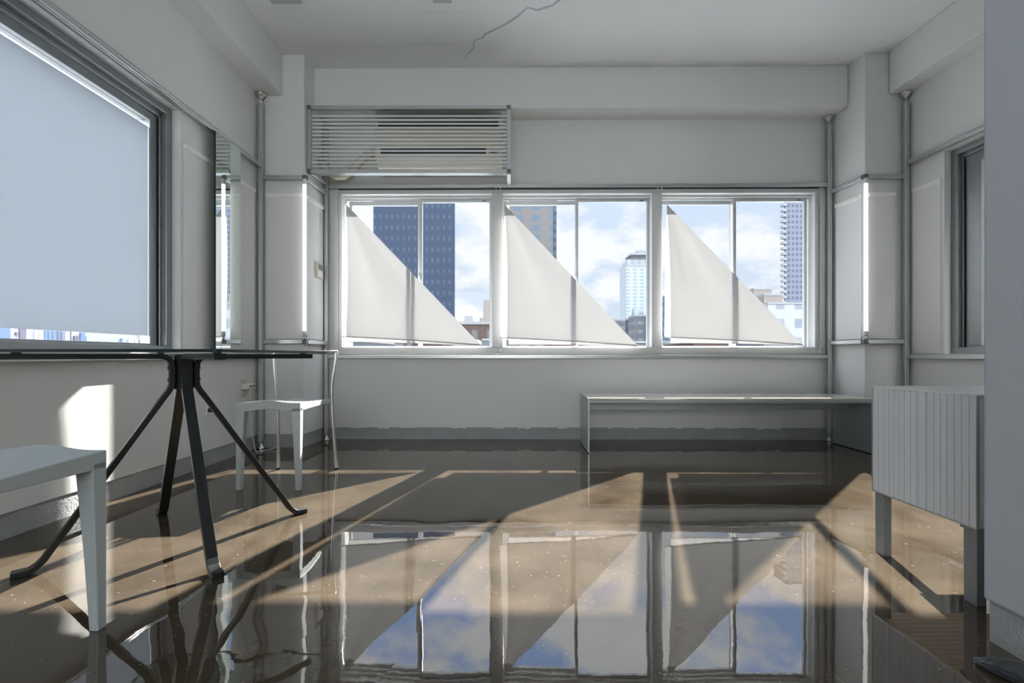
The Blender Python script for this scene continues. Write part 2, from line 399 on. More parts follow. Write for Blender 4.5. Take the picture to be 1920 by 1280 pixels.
# ceiling crack and patched seams
def cp(px, py): Y = (CZ-H)*F/(HY-py); return ((px-HX)*Y/F, Y, CZ-.0008)
def ribbon(mb, pts, ws, z0=0.0):
    L_ = []; R_ = []
    for i, p in enumerate(pts):
        a = Vector(pts[max(i-1, 0)]); b = Vector(pts[min(i+1, len(pts)-1)]); t = (b-a).normalized(); n = Vector((-t.y, t.x, 0))
        w = ws[i] if isinstance(ws, list) else ws
        L_.append(Vector(p)+n*w/2); R_.append(Vector(p)-n*w/2)
    vs = L_+R_+[q+Vector((0, 0, .003)) for q in L_+R_]; n = len(pts); fs = []
    for i in range(n-1):
        fs += [(i, i+1, n+i+1, n+i), (2*n+i, 3*n+i, 3*n+i+1, 2*n+i+1), (i, 2*n+i, 2*n+i+1, i+1), (n+i, n+i+1, 3*n+i+1, 3*n+i)]
    mb.add(vs, fs)
ck = [(1060, -8), (1046, 2), (1036, 10), (1022, 14), (1008, 19), (990, 14), (981, 21), (971, 30), (958, 39), (945, 47), (934, 52), (921, 59), (910, 64), (905, 71), (894, 74), (888, 80), (889, 88), (882, 97), (870, 108)]
mb = MB(); ribbon(mb, [cp(*c) for c in ck], [.012, .018, .014, .02, .016, .010, .014, .018, .020, .016, .013, .018, .014, .012, .008, .012, .008, .007, .004]); mb.build('crack', M['crack'], ceil)
mb = MB()
for seg in ([(575, 27), (700, 25), (860, 22), (900, 21)], [(903, 25), (905, 45), (908, 62)], [(548, 8), (570, 26), (600, 50), (645, 88), (696, 115)], [(640, 84), (760, 83), (880, 82)], [(694, 114), (780, 114), (862, 113)]):
    ribbon(mb, [cp(*c) for c in seg], .007)
mb.build('patch_seam', M['seam'], ceil)
for (px, py, w) in ((535, -2, .10), (828, -4, .06)):
    c = cp(px, py); MB().box(c[0]-w, c[0]+w, c[1]-.06, c[1]+.03, CZ-.012, CZ+.001).build('cover_plate', M['crack'], ceil, bevel=.004)

# ------------------------------------------------------------------ windows
def sash(win, x0, x1, yc, z0, z1, fr, T, st=.024, top=.035, bot=.012, t=.026, film=None):
    """a sliding sash: frame + pane. T turns a mesh from wall space into the room."""
    mb = MB(); y0, y1 = yc-t/2, yc+t/2
    mb.box(x0, x0+st, y0, y1, z0, z1).box(x1-st, x1, y0, y1, z0, z1)
    mb.box(x0+st, x1-st, y0, y1, z1-top, z1).box(x0+st, x1-st, y0, y1, z0, z0+bot)
    s_ = T(mb).build('sash', M['sash'], win, bevel=.0015)
    T(MB().box(x0+st, x1-st, yc-.002, yc+.002, z0+bot, z1-top)).build('pane', M['glass'], s_)
    if film:
        T(MB().box(x0+st+.002, x1-st-.002, yc-.0035, yc-.0025, film[0], film[1])).build('frosted_film', M['frost'], s_)
    return s_
wins = [
 # frame x0, x1, left glass, right glass, front post (x0, x1) to the right of it
 (-1.456, -.121, (-1.387, -.815), (-.767, -.1925), (-.166, -.076)),
 (-.121, 1.206, (-.051, .542), (.564, 1.146), (1.166, 1.250)),
 (1.206, 2.546, (1.292, 1.872), (1.902, 2.476), None)]
wl = ['left one of the three sliding windows', 'middle one of the three sliding windows', 'right one of the three sliding windows']
for k, (x0, x1, lg, rg, post) in enumerate(wins):
    w = empty('window_%d' % (k+1), (x0, 3.83, .711)); struct(w, wl[k])
    lx = x0+.026 if k == 0 else (x0+.045); rx = x1-.026 if k == 2 else x1-.045
    mb = MB()
    mb.box(x0, x1, 3.822, 3.99, 2.056, 2.092)                # head
    mb.box(x0, x1, 3.87, 3.885, 2.036, 2.056).box(x0, x1, 3.925, 3.935, 2.036, 2.056)
    mb.box(x0, x1, 3.822, 3.99, .711, .772)                  # sill member
    mb.box(x0, x1, 3.925, 3.935, .772, .780)
    if k == 0: mb.box(x0, lx, 3.822, 3.99, .772, 2.056)
    if k == 2: mb.box(rx, x1, 3.822, 3.99, .772, 2.056)
    BW(mb).build('window_frame', M['frame'], w, bevel=.002)
    if post: BW(MB().box(post[0], post[1], 3.818, 3.985, .772, 2.062)).build('post', M['frame'], w, bevel=.004)
    st = .024
    sash(w, lg[0]-st, lg[1]+st, 3.955, .772, 2.036, None, BW)
    s_ = sash(w, rg[0]-st, rg[1]+st, 3.908, .772, 2.045, None, BW)
    mx = (rg[0]-st)+.008
    BW(MB().box(mx-.006, mx+.006, 3.870, 3.897, 1.34, 1.40).box(mx-.016, mx+.002, 3.866, 3.882, 1.375, 1.408)).build('crescent_lock', M['alu'], s_, bevel=.003)
    BW(MB().box(rg[1]-.06, rg[1]-.03, 3.893, 3.896, 2.018, 2.024)).build('latch_slot', M['gasket'], s_)
# edge trims either side of the windows
struct(BW(MB().box(-1.492, -1.462, 3.812, 3.832, .711, 2.092)).build('trim_5', M['frame'], bevel=.002), 'vertical trim left of the windows')
struct(BW(MB().box(2.556, 2.60, 3.812, 3.832, .711, 2.092)).build('trim_6', M['frame'], bevel=.002), 'vertical trim right of the windows')
BWt = BW
struct(BW(MB().box(-1.456, 2.546, 3.806, 3.832, 2.0925, 2.0975)).build('trim_7', M['dark']), 'dark strip standing in for the shadow gap above the window head')  # solid dark bar painted in for the shade of the gap

def side_window(name, label, sgn, XW, y0, y1, T, film, nm):
    """window in a side wall; sgn -1 = left wall, +1 = right wall; frame set back from the wall face"""
    w = empty(name, (XW, y0, .715)); struct(w, label)
    def X(d): return XW+sgn*d
    z0, z1 = .715, 2.125
    mb = MB()
    mb.box(X(.047), X(.17), y0, y1, 2.085, z1).box(X(.047), X(.17), y0, y1, z0, .758)
    mb.box(X(.047), X(.17), y1-.045, y1, .758, 2.085).box(X(.047), X(.17), y0, y0+.045, .758, 2.085)
    mb.box(X(.075), X(.085), y0, y1, 2.06, 2.085)
    mb.box(X(.075), X(.085), y1-.057, y1-.045, .758, 2.085)
    mb.box(X(.116), X(.17), y1-.08, y1-.045, .758, 2.085).box(X(.142), X(.17), y0+.045, y1-.08, 2.03, 2.085)
    T(mb).build('window_frame', M['sidealu'], w, bevel=.003)
    ym = nm
    for (a, b, d) in ((y0+.045, ym+.03, .125), (ym-.03, y1-.062, .10)):
        mb = MB(); xa, xb = X(d-.013), X(d+.013)
        sw = .05 if sgn < 0 else .10
        mb.box(xa, xb, a, a+.045, .758, 2.06).box(xa, xb, b-sw, b, .758, 2.06).box(xa, xb, a+.045, b-sw, 2.014, 2.06).box(xa, xb, a+.045, b-sw, .758, .770)
        s_ = T(mb).build('sash', M['sidealu'], w, bevel=.002)
        T(MB().box(xa-.0005*sgn, xa+.002*sgn, b-.006, b-.001, .77, 2.03)).build('gasket', M['gasket'], s_)
        T(MB().box(X(d-.002), X(d+.002), a+.045, b-sw, .770, 2.014)).build('pane', M['glass'], s_)
        if film: T(MB().box(X(d-.0035), X(d-.0025), a+.047, b-.052, .812, 1.976)).build('frosted_film', M['frost'], s_)
    return w
side_window('window_4', 'big window in the left wall with frosted film', -1, -1.93, LO[0], LO[1], lambda m: m, True, 1.35)
side_window('window_5', 'window in the right wall beside the partition', 1, 3.0, RO[0], RO[1], RW, False, 2.6)

w = empty('window_7', (0, -3.2, .9)); struct(w, 'added unseen fill window behind the camera')  # unseen window, added to let fill light in from behind
mb = MB().box(-1.6, 1.1, -3.26, -3.2, .9, .95).box(-1.6, 1.1, -3.26, -3.2, 2.25, 2.3)
for xx in (-1.6, -.275, 1.05): mb.box(xx, xx+.05, -3.26, -3.2, .95, 2.25)
mb.build('window_frame', M['frame'], w)
for xx in (-1.55, -.225): MB().box(xx, xx+1.275, -3.232, -3.228, .95, 2.25).build('pane', M['glass'], w)
w = empty('window_6', (-2.03, -1.6, .715)); struct(w, 'added unseen fill window at the rear of the left wall')  # second unseen window, added for more fill from the rear left
MB().box(-2.06, -2.0, -2.5, -.3, .715, .77).box(-2.06, -2.0, -2.5, -.3, 2.07, 2.125).box(-2.06, -2.0, -2.5, -2.45, .77, 2.07).box(-2.06, -2.0, -.35, -.3, .77, 2.07).build('window_frame', M['sash'], w)
MB().box(-2.032, -2.028, -2.45, -.35, .77, 2.07).build('pane', M['glass'], w)
MB().box(-2.0265, -2.0255, -2.448, -.352, .80, 2.04).build('frosted_film', M['frost'], w)

# ------------------------------------------------------------------ aluminium rails and tension poles
def pole(x, y, top, label, T=lambda m: m):
    e = empty('support_pole', (x, y, 0))
    T(MB().rail((x, y, .055), (x, y, top-.075))).build('post', M['alu'], e)
    T(MB().tube([(x, y, top-.08), (x, y, top-.03)], .005, 10)).build('spindle', M['chrome'], e)
    T(MB().lathe([(.009, -.045), (.012, -.035), (.026, -.018), (.033, -.008), (.034, 0)], (x, y, top))).build('top_cup', M['chrome'], e)
    T(MB().lathe([(.030, 0), (.030, .006), (.022, .022), (.010, .036), (.008, .056)], (x, y, 0))).build('foot', M['chrome'], e)
    tag(e, label, 'pole', 'aluminium tension poles in the corners'); return e
pole(-1.897, 3.44, 2.683, 'slim aluminium pole where the left wall meets the left pillar')
pole(-1.548, 3.795, 2.675, 'slim aluminium pole left of the windows, behind the slatted air conditioner cage')
pole(2.618, 3.755, 2.675, 'slim aluminium pole right of the windows, ending under the window beam')
pole(2.965, 3.425, 2.683, 'slim aluminium pole where the right pillar meets the right wall')
def rail(p0, p1, label, T=lambda m: m, w=.03, conn=None):
    o0 = Vector(p0)
    r = T(MB().rail(p0, p1, w)).build('aluminium_rail', M['alu'], origin=tuple(o0))
    tag(r, label, 'rail', 'slotted aluminium rails round the room')
    for c in (conn or []):
        T(MB().box(c[0]-.016, c[0]+.016, c[1]-.016, c[1]+.016, c[2]-.016, c[2]+.016)).build('corner_block', M['aludark'], r, bevel=.003)
    return r
rail((-1.896, .0, 2.135), (-1.896, 3.422, 2.135), 'slotted rail along the left wall above the frosted window')
rail((-1.896, .0, .694), (-1.896, 3.422, .694), 'slotted rail along the left wall below the frosted window')
rail((-1.880, 3.448, 2.05), (-1.584, 3.448, 2.05), 'upper slotted rail across the front of the left pillar', conn=[(-1.566, 3.448, 2.05)])
rail((-1.880, 3.448, .807), (-1.584, 3.448, .807), 'lower slotted rail across the front of the left pillar', conn=[(-1.566, 3.448, .807)])
rail((-1.566, 3.466, 2.05), (-1.549, 3.779, 2.05), 'upper slotted rail on the window side of the left pillar')
rail((-1.566, 3.466, .807), (-1.549, 3.779, .807), 'lower slotted rail on the window side of the left pillar')
rail((-1.532, 3.805, 2.112), (2.60, 3.805, 2.112), 'long slotted rail above the three windows', BW)
rail((-1.532, 3.805, .694), (2.60, 3.805, .694), 'long slotted rail below the three windows', BW)
rail((2.66+.018, 3.430, 2.05), (2.949, 3.430, 2.05), 'upper slotted rail across the front of the right pillar', conn=[(2.66, 3.430, 2.05)])
rail((2.66+.018, 3.430, .807), (2.949, 3.430, .807), 'lower slotted rail across the front of the right pillar', conn=[(2.66, 3.430, .807)])
rail((2.66-.004, 3.448, 2.05), (2.630, 3.738, 2.05), 'upper slotted rail on the window side of the right pillar')
rail((2.66-.004, 3.448, .807), (2.630, 3.738, .807), 'lower slotted rail on the window side of the right pillar')
rail((2.975, 1.0, 2.148), (2.975, 3.408, 2.148), 'slotted rail along the right wall above its window', RW)
rail((2.975, 1.0, .694), (2.975, 3.408, .694), 'slotted rail along the right wall below its window', RW)

# white sheets hung on the walls under the upper rails
def sheet(poly, z0, z1, label, strip_h=.028):
    (x0, y0), (x1, y1), (nx, ny) = poly       # wall line and outward normal
    e = empty('wall_sheet', (x0, y0, z0))
    def slab(t0, t1, a, b): return MB().prism([(x0+nx*t0, y0+ny*t0), (x1+nx*t0, y1+ny*t0), (x1+nx*t1, y1+ny*t1), (x0+nx*t1, y0+ny*t1)], a, b, 2)
    slab(.0005, .007, z0, z1-strip_h).build('sheet', M['sheet'], e)
    slab(.0005, .018, z1-strip_h, z1).build('top_strip', M['strip'], e, bevel=.001)
    tag(e, label, 'panel', 'white sheets on the walls'); return e
sheet(((-1.93, 2.67), (-1.93, 3.40), (1, 0)), .72, 1.945, 'white sheet with a top strip on the left wall behind the mirror')
sheet(((-1.87, 3.472), (-1.60, 3.472), (0, -1)), .83, 1.935, 'white sheet with a top strip on the front of the left pillar')
sheet(((-1.584, 3.50), (-1.569, 3.76), (1, -.05)), .83, 1.935, 'white sheet with a top strip beside the thermostat')
sheet(((2.90, 3.45), (2.70, 3.45), (0, -1)), .83, 1.935, 'white sheet with a top strip on the front of the right pillar')
sheet(((2.674, 3.48), (2.654, 3.72), (-1, -.07)), .83, 1.935, 'white sheet with a top strip on the window side of the right pillar')
sheet(((3.0+.004, 3.40), (3.0+.0115, 3.19), (-1, -.035)), .72, 1.945, 'white sheet with a top strip on the right wall beside its window')

# ------------------------------------------------------------------ tube lamps on the pillars
def tubelamp(x, y, label):
    e = empty('tube_lamp', (x, y, .83))
    MB().tube([(x, y, .885), (x, y, 1.992)], .0125, 20).build('lamp_tube', M['tubelight'], e)
    MB().tube([(x, y, .850), (x, y, .885)], .014, 16).build('end_cap', M['white'], e)
    MB().tube([(x, y, 1.992), (x, y, 2.034)], .014, 16).build('end_cap', M['white'], e)
    MB().lathe([(.007, 0), (.007, .03)], (x, y, .823), 10).build('socket_pin', M['chrome'], e)
    MB().tube([(x+.012, y, .84), (x+.016, y+.004, .80), (x+.014, y+.006, .70), (x+.018, y+.006, .62)], .0018, 6).build('cable', M['white'], e)
    tag(e, label, 'lamp', 'lit tube lamps on the pillars'); return e
tubelamp(-1.564, 3.430, 'glowing vertical tube lamp on the corner of the left pillar')
tubelamp(2.655, 3.412, 'glowing vertical tube lamp on the corner of the right pillar')

# ------------------------------------------------------------------ mirror
mr = empty('wall_mirror', (-1.87, 2.874, .712))
MB().box(-1.8715, -1.8700, 2.874, 3.135, .712, 2.118).build('mirror_face', M['mirror'], mr)
MB().box(-1.8830, -1.8716, 2.8725, 3.1365, .711, 2.119).build('backing', M['mirroredge'], mr)
tag(mr, 'tall narrow frameless mirror hanging from the left wall rail', 'mirror')

# ------------------------------------------------------------------ slatted cage and air conditioner
cg = empty('slatted_cage', (-1.577, 3.53, 2.12))
x0, x1, yf, z0, z1 = -1.570, -.025, 3.53, 2.128, 2.622
r = MB(); r.rail((x0, yf, z0), (x1, yf, z0)); r.rail((x0, yf, z1), (x1, yf, z1)); r.rail((x0, yf, z0+.015), (x0, yf, z1-.015)); r.rail((x1, yf, z0+.015), (x1, yf, z1-.015)); r.build('front_frame', M['alu'], cg)
for xx in (x0, x1):
    for zz in (z0, z1):
        MB().box(xx-.0165, xx+.0165, yf-.0165, yf+.0165, zz-.0165, zz+.0165).build('corner_block', M['aludark'], cg, bevel=.003)
MB().rail((x1, yf+.017, z0), (x1, 3.772, z0)).build('side_rail', M['alu'], cg)
MB().rail((x0, yf+.017, z0), (x0+.022, 3.768, z0)).build('side_rail', M['alu'], cg)
MB().rail((x0+.02, yf+.035, z0), (x1-.02, yf+.035, z0), .024).build('shelf_rail', M['alu'], cg)
MB().box(x0+.045, x1-.017, yf+.018, 3.79, z1+.004, z1+.010).build('shade_board', M['slat'], cg)  # unseen board added on top to darken the cage inside
for i in range(14):
    zz = z0+.042+i*.0300
    MB().box(x0+.016, x1-.016, yf-.0022, yf+.0022, zz-.0072, zz+.0072).build('slat', M['slat'], cg, bevel=.001)
tag(cg, 'slatted aluminium cage in front of the air conditioner', 'grille')
ac = empty('air_conditioner', (-1.09, 3.82, 2.16))
A0, A1 = -1.085, -.075
prof = [(3.822, 2.17), (3.822, 2.545), (3.64, 2.545), (3.622, 2.535), (3.612, 2.50), (3.606, 2.40), (3.606, 2.30), (3.612, 2.262), (3.63, 2.232), (3.67, 2.195), (3.73, 2.172)]
BW(MB().prism(prof, A0, A1, 0)).build('body', M['ac'], ac, bevel=.004)
BW(MB().box(A0+.03, A1-.03, 3.600, 3.612, 2.470, 2.515)).build('intake_grille', M['dark'], ac)
BW(MB().box(A0+.05, A1-.13, 3.599, 3.613, 2.262, 2.303)).build('air_outlet', M['dark'], ac)
BW(MB().box(A0+.05, A1-.13, 3.5965, 3.6, 2.279, 2.286)).build('outlet_vane', M['ac'], ac)
BW(MB().box(A1-.10, A1-.04, 3.602, 3.607, 2.27, 2.285)).build('indicator', M['dark'], ac)
for o_ in ac.children: o_.location.z += .034
tag(ac, 'old cream wall-mounted air conditioner behind the slatted cage', 'air conditioner')
hs = BW(MB().tube([(-1.545, 3.69, 2.285), (-1.525, 3.69, 2.245), (-1.49, 3.70, 2.195), (-1.44, 3.72, 2.168), (-1.385, 3.75, 2.18), (-1.34, 3.775, 2.22), (-1.30, 3.785, 2.28), (-1.22, 3.785, 2.36), (-1.10, 3.785, 2.40)], .030, 16)).build('refrigerant_hose', M['ac'], origin=(-1.35, 3.75, 2.2))
tag(hs, 'thick cream wrapped hose left of the air conditioner above the first window', 'hose')

# ------------------------------------------------------------------ cloth sails
def at(px, py, Y): return Vector(((px-HX)*Y/F, Y, H+(HY-py)*Y/F))
def sail(T, Bn, Bf, P, label, seed):
    Yc = 3.765
    T = at(*T, Yc); P = at(*P, Yc); Bn = at(*Bn, Yc-.035); Bf = at(*Bf, Yc+.012)
    e = empty('sail_cloth', tuple(T)); mb = MB(); n = 40; rnd = random.Random(seed); ph = rnd.uniform(0, 6)
    base = []
    for layer, B in enumerate((Bn, Bf)):
        vs = []; idx = {}
        for i in range(n+1):
            for j in range(i+1):
                u = i/n; v = j/i if i else 0
                p = T+(B-T)*(u*(1-v))+(P-T)*(u*v)
                fold = 1-v
                # soft creases that fan out from the top corner, fading to the taut long edge
                d = .017*math.sin(v*9+ph)*math.sin(PI*min(1, u*1.05))*fold+.009*math.sin(v*23+ph*2+u*2)*u*fold*(1-u)*2
                d += -.012*math.sin(PI*u)*fold*(1-fold)*2
                sag = .004*math.sin(PI*v)*(u**4)            # bottom edge hangs a little
                left = .010*math.sin(PI*u)*(fold**6) if layer else -.004*math.sin(PI*u)*(fold**6)
                idx[(i, j)] = len(vs); vs.append(p+Vector((left, d*(.9 if layer else 1), sag)))
        fs = []
        for i in range(n):
            for j in range(i+1):
                fs.append((idx[(i, j)], idx[(i+1, j)], idx[(i+1, j+1)]))
                if j < i: fs.append((idx[(i, j)], idx[(i+1, j+1)], idx[(i, j+1)]))
        mb.add(vs, fs, True); base.append((vs, idx))
    mb.build('cloth', M['cloth'], e)
    # stitched hems of the two layers
    hm = MB()
    for vs, idx in base:
        bot = [vs[idx[(n, j)]] for j in range(n+1)]; top = [b+Vector((0, -.0008, .012)) for b in bot]
        N_ = len(bot); hm.add([b+Vector((0, -.0008, 0)) for b in bot]+top, [(i, i+1, N_+i+1, N_+i) for i in range(N_-1)], True)
    hm.build('hem', M['cloth'], e)
    MB().tube([T+Vector((0, -.004, -.01)), T+Vector((-.002, 0, .02)), T+Vector((.004, .022, .055))], .0022, 6).build('cord', M['white'], e)
    MB().tube([P+Vector((-.02, -.003, .004)), P+Vector((.004, .004, -.004)), P+Vector((.022, .02, -.018))], .0022, 6).build('cord', M['white'], e)
    c = Bn; MB().lathe([(.0045, -.004), (.0045, .004)], (c.x+.004, c.y-.002, c.z+.004), 10).build('eyelet', M['chrome'], e)
    tag(e, label, 'cloth', 'triangular cloths in the windows')
sail((649, 383), (641.7, 632), (656, 641), (903, 648), 'white triangular cloth stretched across the left window', 1)
sail((946.5, 384), (938, 634), (954, 646), (1197, 649), 'white triangular cloth stretched across the middle window', 2)
sail((1250.5, 383), (1245.5, 633), (1257, 643), (1506, 647), 'white triangular cloth stretched across the right window', 5)

# little hooks on the posts
def hook(x, z, up, label):
    e = MB().box(x-.011, x+.011, 3.800-.022, 3.79, z-.004, z+.004).tube([(x, 3.79, z), (x, 3.772, z-.004*up), (x, 3.768, z-.022*up), (x+.004, 3.776, z-.03*up)], .0032, 8)
    o = BW(e).build('cord_hook', M['alu'], origin=(x, 3.79, z)); tag(o, label, 'hook', 'hooks on the rails by the windows')
for i, (px, w) in enumerate(((930.5, 'left'), (938.5, 'right'))):
    hook((px-HX)*3.8/F, 2.095, 1, '%s one of two hooks on the upper rail between left and middle windows' % w)
    hook((px-HX)*3.8/F, .716, -1, '%s one of two hooks on the lower rail between left and middle windows' % w)
for i, (px, w) in enumerate(((1231.5, 'left'), (1239.5, 'right'))):
    hook((px-HX)*3.77/F, 2.095, 1, '%s one of two hooks on the upper rail between middle and right windows' % w)
    hook((px-HX)*3.77/F, .716, -1, '%s one of two hooks on the lower rail between middle and right windows' % w)
hook(-1.448, 2.095, 1, 'lone hook on the upper rail at the far left of the windows')
hook(2.52, .716, -1, 'lone hook on the lower rail at the far right of the windows')

# ------------------------------------------------------------------ thermostat, outlets
th = empty('thermostat', (-1.574, 3.68, 1.39))
MB().box(-1.578, -1.552, 3.625, 3.745, 1.325, 1.455).build('body', M['beige'], th, bevel=.004)
MB().box(-1.5525, -1.5505, 3.645, 3.725, 1.395, 1.44).build('display', M['lcd'], th)
MB().box(-1.5525, -1.5500, 3.645, 3.725, 1.34, 1.385).build('button_flap', M['white'], th, bevel=.001)
MB().tube([(-1.566, 3.69, 1.455), (-1.566, 3.70, 1.7), (-1.562, 3.70, 1.86)], .002, 6).build('cable', M['white'], th)
tag(th, 'beige thermostat controller on the window side of the left pillar', 'thermostat')
def left(px, py, X=-1.93): Y = -X*F/(HX-px); return Y, H+(HY-py)*Y/F
y, z = left(455.5, 727)
so = empty('wall_socket', (-1.93, y, z))
MB().box(-1.931, -1.922, y-.035, y+.035, z-.06, z+.06).build('plate', M['beige'], so, bevel=.003)
MB().box(-1.9225, -1.919, y-.012, y+.012, z-.045, z-.025).build('outlet', M['white'], so)
tag(so, 'beige wall socket with plugs in it behind the far chair', 'socket')
pg = empty('power_adapter', (-1.90, y, z+.005))
MB().box(-1.922, -1.885, y-.03, y+.085, z-.008, z+.028).build('body', M['white'], pg, bevel=.004)
for q in (0.02, .06): MB().box(-1.8855, -1.883, y+q-.012, y+q+.014, z+.002, z+.018).build('port', M['lcd'], pg)
MB().tube([(-1.90, y+.03, z-.008), (-1.90, y+.035, z-.10), (-1.90, y+.05, z-.30), (-1.895, y+.08, .05), (-1.86, y+.04, .006), (-1.80, y+.10, .005), (-1.76, y+.17, .02), (-1.77, y+.21, .06)], .0025, 8).build('cable', M['white'], pg)
tag(pg, 'white plug adapter with trailing cable in the wall socket', 'adapter')
y, z = left(396, 763)
so = empty('wall_socket', (-1.93, y, z))
MB().box(-1.931, -1.922, y-.055, y+.055, z-.05, z+.06).build('plate', M['white'], so, bevel=.003)
MB().tube([(-1.922, y-.03, z-.015), (-1.905, y-.03, z-.015)], .015, 14).build('plug', M['rubber'], so)
tag(so, 'white wall socket with a black plug behind the table leg', 'socket')

# ------------------------------------------------------------------ bench
def bench():
    c = (.547, 3.262); L_, D_, Z_ = 2.02, .40, .398; a = -.012
    e = empty('low_bench', (c[0], c[1], 0))
    R_ = lambda m: m.rot(c, a)
    x0, x1, y0, y1 = c[0], c[0]+L_, c[1], c[1]+D_
    R_(MB().box(x0+.006, x1-.006, y0, y1, Z_-.018, Z_)).build('top', M['benchtop'], e, bevel=.003)
    R_(MB().box(x0+.006, x1-.006, y0+.004, y1, Z_-.036, Z_-.0185)).build('top_edge', M['bench'], e, bevel=.002)
    for xa, xb in ((x0, x0+.006), (x1-.006, x1)):
        g = R_(MB().box(xa, xb, y0, y1, 0.006, Z_)).build('side_panel', M['bench'], e, bevel=.001)
        R_(MB().box(xa-.001, xb+.001, y0+.01, y1-.01, 0, .0065)).build('foot_strip', M['rubber'], g)
        R_(MB().box(xa-.0015, xb+.0015, y0-.002, y0, .006, Z_)).build('front_lip', M['alu'], g)
    R_(MB().box(x0+.006, x1-.006, y0+.22, y0+.232, .288, Z_-.036)).build('apron', M['bench'], e)
    tag(e, 'long low grey metal bench with glossy off-white top under the windows', 'bench')
bench()

# ------------------------------------------------------------------ cabinet
def cabinet():
    X = 1.29; y0, y1 = 1.262, 1.63; z0, z1 = .217, .593; XB = 1.79
    e = empty('side_cabinet', (X, y0, 0))
    MB().box(X+.006, XB, y0+.004, y1-.004, z0+.006, z1-.006).build('body', M['cab'], e)
    # grooved side: thin boards with dark gaps, wide split lines where photographed
    g = [183, 205, 226, 246, 267, 288, 313, 336, 343, 372, 379, 406, 432, 458, 487, 517, 547]
    ys = [X*F/(1560+q/2.133-HX) for q in g]; ys = [y1-.002]+ys+[y0+.002]
    mb = MB(); gp = .0009
    for a, b in zip(ys[:-1], ys[1:]):
        if a-b > .006: mb.box(X+.001, X+.0065, b+gp, a-gp, z0+.004, z1-.004)
    mb.build('grooved_front', M['cab'], e)
    # grooved underside
    mb = MB(); n = 16
    for i in range(n):
        a = y0+.006+(y1-y0-.012)*i/n; b = y0+.006+(y1-y0-.012)*(i+1)/n
        mb.box(X+.006, XB-.004, a+.001, b-.001, z0+.0005, z0+.006)
    mb.build('grooved_underside', M['cab'], e)
    MB().box(X-.001, XB, y0, y1, z1-.006, z1).build('top', M['white'], e, bevel=.001)
    fr = MB().box(X-.001, X+.007, y0, y1, z0, z0+.004).box(X-.001, X+.007, y1-.0025, y1, z0+.004, z1-.006).box(X-.001, X+.007, y0, y0+.0025, z0+.004, z1-.006)
    fr.build('edge_trim', M['alu'], e)
    for (xa, ya) in ((X+.008, y1-.042), (X+.008, y0+.008), (XB-.035, y1-.042), (XB-.035, y0+.008)):
        MB().box(xa, xa+.027, ya, ya+.038, 0, z0+.004).build('leg', M['cableg'], e, bevel=.001)
    MB().box(X+.012, XB-.03, y0+.045, y0+.06, z0-.012, z0+.002).build('cross_bar', M['cableg'], e)
    tag(e, 'grey cabinet with vertical grooves standing on square legs by the partition', 'cabinet')
cabinet()

# ------------------------------------------------------------------ glass table
def table():
    c = Vector((-1.25, 1.735, 0)); e = empty('glass_table', tuple(c))
    for (dx, dy) in ((.318, -.297), (.318, .297), (-.318, -.297), (-.318, .297)):
        u = Vector((dx, dy, 0)); R_ = u.length; u.normalize(); wd = Vector((-u.y, u.x, 0))
        pr = [(.470, .698), (.075, .698), (.060, .696), (.047, .688), (.040, .674), (.038, .655), (.038, .600), (.041, .584), (.050, .566)]
        ft = (.385, .022)
        k = 7
        pr += [(.065, .543), (ft[0]-.025, ft[1]+.040), (ft[0]-.012, ft[1]+.018), (ft[0]+.004, ft[1]), (ft[0]+.022, .0105), (ft[0]+.062, .0095)]
        path = [c+u*r_+Vector((0, 0, z_)) for r_, z_ in pr]
        lg = MB().strip(path, wd, .034, .019).build('leg', M['steel'], e, bevel=.0015)
        p = c+u*.435; MB().lathe([(.012, .7075), (.012, .7112)], (p.x, p.y, 0), 14).build('glass_pad', M['rubber'], lg)
        for zz in (.655, .610):
            q = c+u*.049+Vector((0, 0, zz)); MB().tube([q-u*.004, q+u*.002], .0065, 10).build('bolt', M['rubber'], lg)
    MB().box(c.x-.022, c.x+.022, c.y-.022, c.y+.022, .575, .700).build('hub', M['steel'], e)
    # pane: bevelled-corner square, dark green edge
    x0, x1, y0, y1 = -1.645, -.862, 1.335, 2.135; r_ = .02; poly = []
    for cx, cy, a0 in ((x1-r_, y1-r_, 0), (x0+r_, y1-r_, PI/2), (x0+r_, y0+r_, PI), (x1-r_, y0+r_, 1.5*PI)):
        for k in range(6): poly.append((cx+r_*math.cos(a0+k*PI/10), cy+r_*math.sin(a0+k*PI/10)))
    n = len(poly); mb = MB(); z0, z1 = .7113, .7203
    mb.add([(p[0], p[1], z0) for p in poly]+[(p[0], p[1], z1) for p in poly], [], False)
    mb.f += [list(range(n)), list(range(n, 2*n))]; mb.sm += [False, False]; mb.mi += [0, 0]
    for i in range(n): mb.f.append([i, (i+1) % n, n+(i+1) % n, n+i]); mb.sm.append(False); mb.mi.append(1)
    mb.build('glass_top', [M['tglass'], M['tedge']], e)
    tag(e, 'table with clear glass top on bent black steel legs', 'table')
table()

